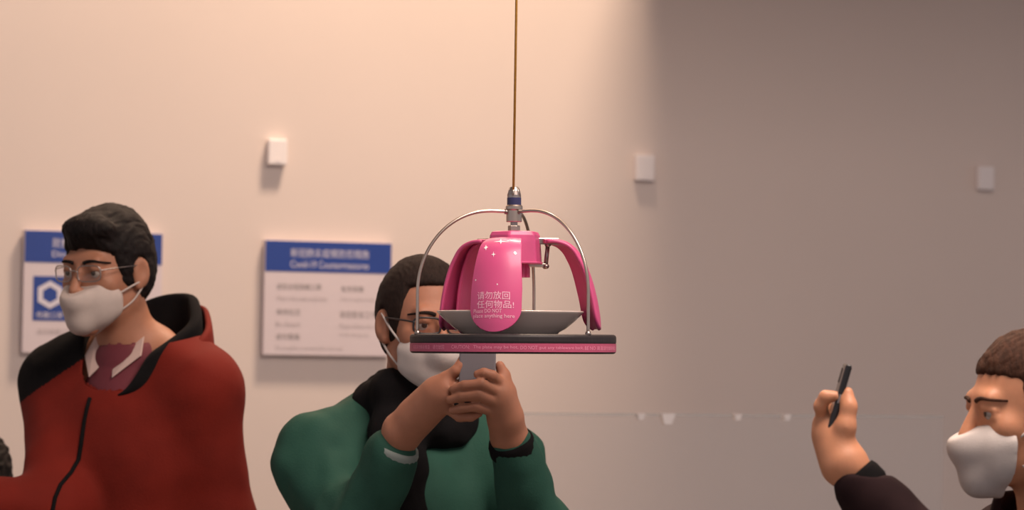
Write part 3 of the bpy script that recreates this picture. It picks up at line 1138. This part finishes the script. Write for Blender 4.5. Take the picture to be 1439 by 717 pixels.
simple_hand(F, wrR, wrR - elR, np.array([0, 0, 1.0]), np.array([0, -1.0, 0]))
simple_hand(F, wrL, wrL - elL, np.array([-.4, -1.0, 0]), np.array([-1.0, .3, 0]))
head_skin(F, h1, nb1)
body1 = finish(F, 'body', M_SKIN1, m1)
add_eyes(h1, m1); add_brows(h1, m1, M_HAIR1)
make_hair(h1, m1, M_HAIR1, thick=.012, front=(-.090, .054), side=(-.046, -.010), nape=(.08, -.09), fringe=.008, rough=.0028)
make_mask(h1, m1, [[(.062, -.046, -.040), (.076, -.02, -.030), (.083, .012, -.020)], [(-.062, -.046, -.040), (-.076, -.02, -.030), (-.083, .012, -.020)],
                   [(.056, -.042, -.088), (.072, -.01, -.060), (.082, .016, -.030)], [(-.056, -.042, -.088), (-.072, -.01, -.060), (-.082, .016, -.030)]], keel=-.006, m=M_MASK1, ms=.80)
make_glasses(h1, m1, M_STEEL2, .0013)

F = Field((base1[0] - .46, base1[1] - .46, .80), (base1[0] + .44, base1[1] + .36, shz + .16), .0042)
torso(F, base1, -25, shz, hipz, .032, .175)
arm(F, [sL, elL, wrL + (elL - wrL) * .10], [.074, .068, .052], .05)
arm(F, [sR, elR, wrR + (elR - wrR) * .08], [.074, .064, .050], .05)
F.cone(nb1 + np.array([.0, -.02, -.10]), nb1 + np.array([.022, .0, .20]), .098, .135, .0, 'sub')
F.cut((0, 0, .84), (0, 0, -1))
Y0, Y1 = P(50, 545, 5.9), P(150, 478, 5.9)


def yoke(c):
    zl = Y0[2] + (c[:, 0] - Y0[0]) * (Y1[2] - Y0[2]) / (Y1[0] - Y0[0])
    return ((c[:, 2] > zl) & (c[:, 0] < Y1[0])) | (c[:, 2] < .87)


jk1 = finish(F, 'jacket', [M_RED, M_BLACKF], m1, 1, .005, 11, 5, yoke)
# zip down the front, laid on the jacket
from mathutils.bvhtree import BVHTree
bv = BVHTree.FromPolygons([v.co[:] for v in jk1.data.vertices], [tuple(p.vertices) for p in jk1.data.polygons])
zp = []
for z in np.linspace(shz - .06, .9, 24):
    o_ = q1(-.012, -.6, z); d_ = q1(-.012, 0, z) - o_
    hit = bv.ray_cast(Vector(o_), Vector(d_).normalized())
    if hit[0] is not None: zp.append(np.array(hit[0]) + np.array(hit[1]) * .001)
if len(zp) > 4: tube('zip', zp, .0045, M_BLACKF, jk1, 8)
# stand-up collar, wide open, black inside: a ring of cloth that is higher at the nape
def collar(parent, c, yaw, r0, r1, zlo, zhi_back, zhi_front, gap, material, thick=.016, name='collar', tilt=0.0, seed=1):
    R = Rz(math.radians(yaw)); V = []; Fc = []
    n, k = 48, 8
    th = np.linspace(-math.pi + gap, math.pi - gap, n)       # 0 = nape
    for side in (0, 1):
        for a in th:
            f = (1 + math.cos(a)) / 2
            zt = zhi_front + (zhi_back - zhi_front) * f
            e = min(1.0, (math.pi - gap - abs(a)) / .55); zt = zlo + (zt - zlo) * (.12 + .88 * e * e * (3 - 2 * e))
            for j in range(k + 1):
                t = j / k
                rr = r0 + (r1 - r0) * t + .010 * math.sin(math.pi * t) - (thick if side else 0)
                rr += .006 * math.sin(5 * a + seed) * t
                V.append(np.asarray(c) + R @ np.array([rr * math.sin(a) * 1.05, rr * math.cos(a) * .95, zlo + (zt - zlo) * t]))
    m = k + 1; N = n * m
    for i in range(n - 1):
        for j in range(k):
            a, b, d, e = i * m + j, (i + 1) * m + j, (i + 1) * m + j + 1, i * m + j + 1
            Fc += [[a, b, d, e], [N + a, N + e, N + d, N + b]]
        Fc.append([i * m + k, (i + 1) * m + k, N + (i + 1) * m + k, N + i * m + k])
        Fc.append([i * m, N + i * m, N + (i + 1) * m, (i + 1) * m])
    for i in (0, n - 1):
        for j in range(k):
            f = [i * m + j, i * m + j + 1, N + i * m + j + 1, N + i * m + j]
            Fc.append(f if i == 0 else f[::-1])
    o = new_obj(name, V, Fc, material, parent, True)
    o.modifiers.new('soft_edge', 'SUBSURF').levels = 1
    return o


cc = np.array([nb1[0] + .012, nb1[1] + .008, shz])
collar(jk1, cc, -40, .120, .135, -.06, .165, .0, .45, M_BLACKF, .026)
collar(jk1, cc + np.array([0.006, .004, 0]), -40, .146, .150, -.075, .142, -.03, 1.15, M_RED, .016, 'outer_collar')
# shirt under the jacket
F = Field(nb1 - .2, nb1 + .2, .005)
F.cone(nb1 + np.array([0, -.01, -.12]), nb1 + np.array([0, -.01, -.025]), .125, .082, .02)
F.cone(nb1 + np.array([0, 0, -.13]), nb1 + np.array([-.005, -.008, .1]), .064, .066, .0, 'sub')
sh1 = finish(F, 'shirt', M_PLUM, m1, 1)
for k, (a, b) in enumerate(((-1, 0), (1, 0))):
    Rr = Rz(math.radians(-30))
    pts = [(.010, -.070, -.010), (.062, -.040, .040), (.072, -.062, .000), (.030, -.100, -.045)]
    V = [nb1 + Rr @ np.array([a * x, y, z]) for x, y, z in pts] + [nb1 + Rr @ np.array([a * x, y - .006, z - .002]) for x, y, z in pts]
    new_obj('shirt_collar', V, [[0, 1, 2, 3], [7, 6, 5, 4], [0, 4, 5, 1], [1, 5, 6, 2], [2, 6, 7, 3], [3, 7, 4, 0]], M_SHIRT, sh1)
person_legs(q1, hipz, m1, step=.12)

# ------------------------------------------------------------------ man in green taking a picture
h2 = Head(P(594, 456, 5.56), 24, 4, 0, 1.0)
base2 = h2.o + np.array([-.025, .075, 0])
m2 = empty('person', (base2[0], base2[1], 0), 'person in a green jacket, black scarf and white face mask photographing with a grey phone', 'person')
shz = h2.o[2] - .235; hipz = .93
nb2 = np.array([base2[0] + .005, base2[1] - .01, shz + .03])
F = Field((base2[0] - .34, base2[1] - .45, .85), (base2[0] + .36, base2[1] + .25, h2.o[2] + .15), .0033)
q2 = torso(F, base2, 12, shz, hipz, 0, .18)
sL, sR = q2(.18, 0, shz - .04), q2(-.18, 0, shz - .04)
wR = P(566, 606, 5.345); wL = P(715, 612, 5.325)
eR = P(500, 760, 5.42); eL = P(762, 765, 5.45)
arm(F, [sR, eR, wR], [.055, .044, .031]); arm(F, [sL, eL, wL], [.055, .044, .030])
head_skin(F, h2, nb2)
# his left hand (right in the picture): back of the hand and fingers closed round the phone
K = [P(706, 541, 5.272), P(704, 553, 5.266), P(700, 566, 5.268), P(693, 578, 5.276)]
for kq in K: F.cone(wL, kq, .0275, .0125, .016)
F.cone(P(712, 585, 5.30), P(703, 558, 5.285), .030, .026, .02)
F.chain([K[0], P(692, 528, 5.250), P(680, 524, 5.247), P(671, 526, 5.250)], [.0115, .0100, .0092, .0080], .003)
F.chain([K[1], P(676, 540, 5.243), P(652, 542, 5.243), P(637, 547, 5.250)], [.0115, .0102, .0095, .0082], .003)
F.chain([K[2], P(672, 556, 5.242), P(648, 558, 5.243), P(633, 562, 5.250)], [.0112, .0100, .0094, .0082], .003)
F.chain([K[3], P(668, 572, 5.246), P(648, 574, 5.248), P(636, 577, 5.254)], [.0105, .0094, .0086, .0076], .003)
F.chain([P(713, 580, 5.30), P(713, 550, 5.285), P(708, 528, 5.281), P(702.5, 514, 5.279)], [.020, .0145, .0115, .0090], .008)
# his right hand (left in the picture): holds the other edge, fingers under the left hand
K = [P(628, 531, 5.282), P(624, 545, 5.276), P(624, 558, 5.276), P(626, 571, 5.282)]
for kq in K: F.cone(wR, kq, .0295, .0130, .018)
F.cone(P(585, 582, 5.325), P(612, 552, 5.295), .032, .028, .02)
F.chain([K[0], P(641, 521, 5.275), P(647, 513, 5.276), P(650, 504, 5.278)], [.0120, .0105, .0092, .0080], .004)
F.chain([K[1], P(645, 541, 5.284), P(662, 541, 5.288), P(676, 544, 5.290)], [.0115, .0098, .0090, .0080], .003)
F.chain([K[2], P(646, 557, 5.284), P(664, 558, 5.288), P(678, 560, 5.290)], [.0115, .0098, .0090, .0080], .003)
F.chain([K[3], P(646, 586, 5.272), P(662, 586, 5.272), P(673, 581, 5.276)], [.0115, .0100, .0090, .0080], .003)
F.chain([P(592, 572, 5.34), P(615, 545, 5.325), P(634, 527, 5.312), P(648, 518, 5.300)], [.018, .0135, .0115, .0095], .006)
body2 = finish(F, 'body', M_SKIN2, m2)
add_eyes(h2, m2); add_brows(h2, m2, M_HAIR2)
make_hair(h2, m2, M_HAIR2, thick=.008, front=(-.083, .084), side=(-.038, -.022), nape=(.075, -.075), rough=.0012)
make_mask(h2, m2, [[(.060, -.046, -.036), (.074, -.02, -.010), (.083, .010, .020)], [(-.060, -.046, -.036), (-.074, -.02, -.010), (-.083, .010, .020)],
                   [(.052, -.042, -.090), (.070, -.01, -.060), (.080, .014, -.032)], [(-.052, -.042, -.090), (-.070, -.01, -.060), (-.080, .014, -.032)]], keel=.004)
make_glasses(h2, m2, M_BLACKPL, .0021, .0255, .0155)
F = Field((base2[0] - .36, base2[1] - .42, .80), (base2[0] + .40, base2[1] + .30, shz + .12), .006)
torso(F, base2, 12, shz, hipz, .028, .182)
arm(F, [sR, eR, wR + (eR - wR) * .22], [.076, .064, .050], .05)
arm(F, [sL, eL, wL + (eL - wL) * .10], [.076, .064, .046], .05)
F.cone(nb2 + np.array([0, 0, -.08]), nb2 + np.array([0, 0, .2]), .070, .08, .0, 'sub')
F.cut((0, 0, .84), (0, 0, -1))
jk2 = finish(F, 'jacket', M_GREEN, m2, 1, .008, 14, 9)


def cuff(parent, a, b, r, length, m, name='cuff'):
    d = (b - a) / np.linalg.norm(b - a)
    V, Fc = tube_data([a - d * .002, a + d * length * .2, a + d * length * .8, a + d * length], [r * .93, r, r * 1.02, r * .95], 24)
    return new_obj(name, V, Fc, m, parent, True)


cuff(jk2, wR + (eR - wR) * .13, eR, .047, .028, M_GREENLT)
cuff(jk2, wL + (eL - wL) * .04, eL, .044, .030, M_BLACKF)
# bulky black scarf wound round the neck
sc = Field(nb2 - .22, nb2 + .22, .005)
for zz, rr, tt, dy, ph in ((.014, .080, .033, 0, .3), (.074, .090, .036, .0, 1.5)):
    ring = [nb2 + np.array([.014 + rr * math.cos(a), rr * .92 * math.sin(a) + dy, zz + .016 * math.sin(a + ph) + .010 * math.sin(3 * a + ph)]) for a in np.linspace(0, 2 * math.pi, 25)]
    sc.chain(ring, [tt + .005 * math.sin(2.0 * i + ph) for i in range(25)], .02)
sc.chain([nb2 + np.array([-.03, -.09, .0]), nb2 + np.array([-.02, -.125, -.07]), nb2 + np.array([0, -.135, -.16])], [.05, .05, .04], .03)
finish(sc, 'scarf', M_BLACKF, m2, 1, .006, 22, 4)
person_legs(q2, hipz, m2)

# phone held up in front of him
pa, pb = P(645.5, 500, 5.272), P(697, 500, 5.272)
pw = np.linalg.norm(pb - pa); ux = (pb - pa) / pw
pcen = (pa + pb) / 2; pcen[2] = pa[2] - .008
uy = np.cross([0, 0, 1.0], ux); Rp = np.column_stack([ux, uy, [0, 0, 1.0]])
ph = empty('phone', pcen - np.array([0, 0, .075]), 'grey phone held upright in both hands by the person in green', 'phone')
Vp, Fp = box_data((0, 0, 0), (pw, .008, .148), None, .0032, 3)
new_obj('case', Vp @ Rp.T + pcen, Fp, M_GREYPH, ph)
Vp, Fp = box_data((0, .0042, 0), (pw - .005, .0008, .140), None)
new_obj('screen', Vp @ Rp.T + pcen, Fp, M_LENSE, ph)
Vp, Fp = box_data((-pw / 2 + .016, -.0048, .056), (.022, .003, .024), None, .0012)
cb = new_obj('camera_bump', Vp @ Rp.T + pcen, Fp, M_GREYPH, ph)
for zz in (.050, .062):
    V, Fc = lathe_data([(.0042, 0), (.0042, .0016), (.003, .0018)], 16)
    V = V @ Rx(math.radians(90)).T
    new_obj('camera_lens', (V + np.array([-pw / 2 + .016, -.0062, zz])) @ Rp.T + pcen, Fc, M_LENSE, cb)

# ------------------------------------------------------------------ person at the right edge
h3 = Head(P(1447, 577, 4.4), -78, 6, 0, 0.96)
base3 = h3.o + np.array([.060, .02, 0])
m3 = empty('person', (base3[0], base3[1], 0), 'person with brown hair and white mask at the right edge, raising a dark phone', 'person')
shz = h3.o[2] - .215; hipz = .84
nb3 = np.array([base3[0] - .01, base3[1] - .0, shz + .03])
wr3 = P(1186, 652, 4.31); el3 = P(1345, 830, 4.27)
F = Field((base3[0] - .62, base3[1] - .46, .80), (base3[0] + .26, base3[1] + .30, h3.o[2] + .15), .0035)
q3 = torso(F, base3, -70, shz, hipz, 0, .175)
sL, sR = q3(.175, 0, shz - .04), q3(-.175, 0, shz - .04)
elR3 = q3(-.21, .02, shz - .30); wrR3 = q3(-.16, -.16, shz - .46)
arm(F, [sL, el3, wr3], [.052, .041, .028]); arm(F, [sR, elR3, wrR3], [.052, .041, .028])
simple_hand(F, wrR3, wrR3 - elR3, q3(1, 0, 0) - q3(0, 0, 0), np.array([0, 0, -1.0]))
head_skin(F, h3, nb3)
# left hand, palm behind the phone, thumb on the near edge, fingers round the far edge
K = [P(1158, 590, 4.335), P(1155, 597, 4.352), P(1156, 606, 4.366), P(1160, 616, 4.378)]
for kq in K: F.cone(wr3, kq, .026, .0135, .016)
F.cone(wr3, P(1166, 612, 4.33), .027, .024, .02)
F.chain([K[0], P(1153, 571, 4.318), P(1160, 558, 4.312), P(1172, 557, 4.312)], [.0115, .0105, .0100, .0086], .004)
F.chain([K[1], P(1158, 575, 4.372), P(1172, 566, 4.384), P(1190, 566, 4.384)], [.0112, .0100, .0092, .0082], .004)
F.chain([K[2], P(1160, 588, 4.384), P(1174, 581, 4.392), P(1190, 580, 4.390)], [.0110, .0098, .0090, .0080], .004)
F.chain([K[3], P(1163, 602, 4.390), P(1176, 597, 4.396), P(1189, 596, 4.394)], [.0100, .0090, .0082, .0074], .004)
F.chain([P(1180, 632, 4.31), P(1188, 600, 4.302), P(1193, 572, 4.305), P(1191, 552, 4.312)], [.022, .0150, .0115, .0092], .010)
body3 = finish(F, 'body', M_SKIN3, m3)
add_eyes(h3, m3); add_brows(h3, m3, M_HAIR3)
make_hair(h3, m3, M_HAIR3, thick=.004, front=(-.082, .066), side=(-.026, -.040), nape=(.08, -.08), rough=.0025, seed=8)
make_mask(h3, m3, [[(.060, -.046, -.036), (.078, -.005, -.012), (.074, .06, .020), (.0, .112, .03), (-.074, .06, .020), (-.078, -.005, -.012), (-.060, -.046, -.036)],
                   [(.054, -.042, -.086), (.068, .0, -.072), (.062, .06, -.05), (0, .095, -.04), (-.062, .06, -.05), (-.068, .0, -.072), (-.054, -.042, -.086)]], keel=-.006, ms=.94, back=-.052)
F = Field((base3[0] - .60, base3[1] - .42, .74), (base3[0] + .30, base3[1] + .34, shz + .12), .006)
torso(F, base3, -70, shz, hipz, .026, .185)
arm(F, [sL, el3, wr3 + (el3 - wr3) * .16], [.082, .062, .043], .05)
arm(F, [sR, elR3, wrR3 + (elR3 - wrR3) * .1], [.082, .062, .043], .05)
F.cone(nb3 + np.array([0, 0, -.08]), nb3 + np.array([0, 0, .2]), .064, .075, .0, 'sub')
F.cut((0, 0, .78), (0, 0, -1))
jk3 = finish(F, 'jacket', M_DARKCOAT, m3, 1, .007, 14, 12)
cuff(jk3, wr3 + (el3 - wr3) * .10, el3, .038, .030, M_BLACKF)
collar(jk3, np.array([nb3[0], nb3[1], shz]), -70, .108, .098, -.04, .095, .085, .25, M_DARKCOAT, .016)
person_legs(q3, hipz, m3)

# dark phone seen edge-on in that hand
top, bot = P(1191.5, 512, 4.34), P(1166.5, 597, 4.34)
uz = (top - bot) / np.linalg.norm(top - bot)
uy = np.array([0.05, 1.0, 0]); uy -= uz * (uy @ uz); uy /= np.linalg.norm(uy)
ux = np.cross(uy, uz); Rp = np.column_stack([ux, uy, uz])
pcen = top - uz * .074
ph = empty('phone', pcen - uz * .074, 'dark phone seen edge-on in the raised hand at the right', 'phone')
Vp, Fp = box_data((0, 0, 0), (.0095, .070, .148), None, .003, 3)
new_obj('case', Vp @ Rp.T + pcen, Fp, M_BLACKPL, ph)
Vp, Fp = box_data((.0049, 0, 0), (.0008, .065, .140), None)
new_obj('screen', Vp @ Rp.T + pcen, Fp, M_LENSE, ph)
Vp, Fp = box_data((-.0046, .018, .055), (.003, .022, .024), None, .0012)
new_obj('camera_bump', Vp @ Rp.T + pcen, Fp, M_BLACKPL, ph)
Vp, Fp = box_data((0, -.0352, .02), (.003, .0012, .014), None, .0005)
new_obj('side_button', Vp @ Rp.T + pcen, Fp, M_STEEL2, ph)

# ------------------------------------------------------------------ dark-haired person at the left edge, behind the red sleeve
h4 = Head(P(-36, 690, 6.4), 172, 5, 0, .98)
base4 = h4.o + np.array([0, -.04, 0])
m4 = empty('person', (base4[0], base4[1], 0), 'person with short black hair at the lower left edge, mostly behind the red sleeve', 'person')
shz = h4.o[2] - .24; hipz = .66
nb4 = np.array([base4[0], base4[1], shz + .03])
F = Field((base4[0] - .36, base4[1] - .36, .55), (base4[0] + .36, base4[1] + .40, h4.o[2] + .15), .005)
q4 = torso(F, base4, 172, shz, hipz, 0, .165)
sL, sR = q4(.165, 0, shz - .04), q4(-.165, 0, shz - .04)
for sx, ss_ in ((1, sL), (-1, sR)):
    e = q4(sx * .21, .02, shz - .27); wv = q4(sx * .18, -.14, shz - .40)
    arm(F, [ss_, e, wv], [.05, .04, .028])
    simple_hand(F, wv, wv - e, q4(-sx, 0, 0) - q4(0, 0, 0), np.array([0, 0, -1.0]))
head_skin(F, h4, nb4)
finish(F, 'body', M_SKIN1, m4)
make_hair(h4, m4, M_HAIR1, thick=.014, rough=.005, seed=13, nape=(.08, -.095))
F = Field((base4[0] - .36, base4[1] - .36, .50), (base4[0] + .36, base4[1] + .36, shz + .12), .008)
torso(F, base4, 172, shz, hipz, .026, .175)
for sx, ss_ in ((1, sL), (-1, sR)):
    e = q4(sx * .21, .02, shz - .27); wv = q4(sx * .18, -.14, shz - .40)
    arm(F, [ss_, e, wv + (e - wv) * .1], [.078, .06, .042], .05)
F.cone(nb4 + np.array([0, 0, -.08]), nb4 + np.array([0, 0, .2]), .064, .075, .0, 'sub')
F.cut((0, 0, .56), (0, 0, -1))
finish(F, 'jacket', M_BLACKF, m4, 1, .006, 14, 20)
person_legs(q4, hipz, m4)

# ================================================================== table with clear dividers before the wall
tc_ = P(985, 600, 7.3); tc_[2] = 0
tb = empty('dining_table', (tc_[0], tc_[1], 0), 'white dining table with clear dividers standing before the shaded wall', 'table')
RT = Rz(math.radians(20))


def tq(x, y, z): return np.array([tc_[0], tc_[1], 0]) + RT @ np.array([x, y, z], float)


V, Fc = box_data((0, 0, 0), (1.5, .8, .03), None, .006)
new_obj('table_top', V @ RT.T + tq(0, 0, .745), Fc, M_TABLE, tb)
for x in (-.68, .68):
    for y in (-.33, .33):
        V, Fc = box_data((0, 0, 0), (.05, .05, .73), None, .004)
        new_obj('leg', V @ RT.T + tq(x, y, .365), Fc, M_STEEL2, tb)


def divider(x, y, wx, wy, label, clips):
    t = empty('divider_screen', tq(x, y, .76), label, 'divider', None)
    zt = P(985, 584, 7.3)[2]
    V, Fc = box_data((0, 0, 0), (wx, wy, zt - .765), None, .001)
    new_obj('pane', V @ RT.T + tq(x, y, (zt + .765) / 2), Fc, M_ACRYL, t)
    V, Fc = box_data((0, 0, 0), (wx, wy * 1.3, .006), None, .001)
    new_obj('top_edge', V @ RT.T + tq(x, y, zt + .001), Fc, M_ACRYLEDGE, t)
    for sx in (-1, 1):
        V, Fc = box_data((0, 0, 0), (.04 if wx > wy else .10, .10 if wx > wy else .04, .012), None, .003)
        dx, dy = (sx * wx * .4, 0) if wx > wy else (0, sx * wy * .4)
        new_obj('foot', V @ RT.T + tq(x + dx, y + dy, .766), Fc, M_CLIP, t)
    for cxp in clips:
        w0, w1, hh = (.019, .010, .027) if cxp == clips[0] else (.010, .006, .016)
        V = [(-w0, -.012, 0), (w0, -.012, 0), (w0, .012, 0), (-w0, .012, 0), (-w1, -.009, -hh), (w1, -.009, -hh), (w1, .009, -hh), (-w1, .009, -hh)]
        Fc = [[0, 1, 2, 3], [7, 6, 5, 4], [0, 4, 5, 1], [1, 5, 6, 2], [2, 6, 7, 3], [3, 7, 4, 0]]
        new_obj('clip', np.array(V) @ RT.T + tq(x + cxp, y, zt + .004), Fc, M_CLIP, t)


divider(0, 0, 1.4, .005, 'clear divider screen standing along the white table before the shaded wall', (-.095, .10, .24, -.17))
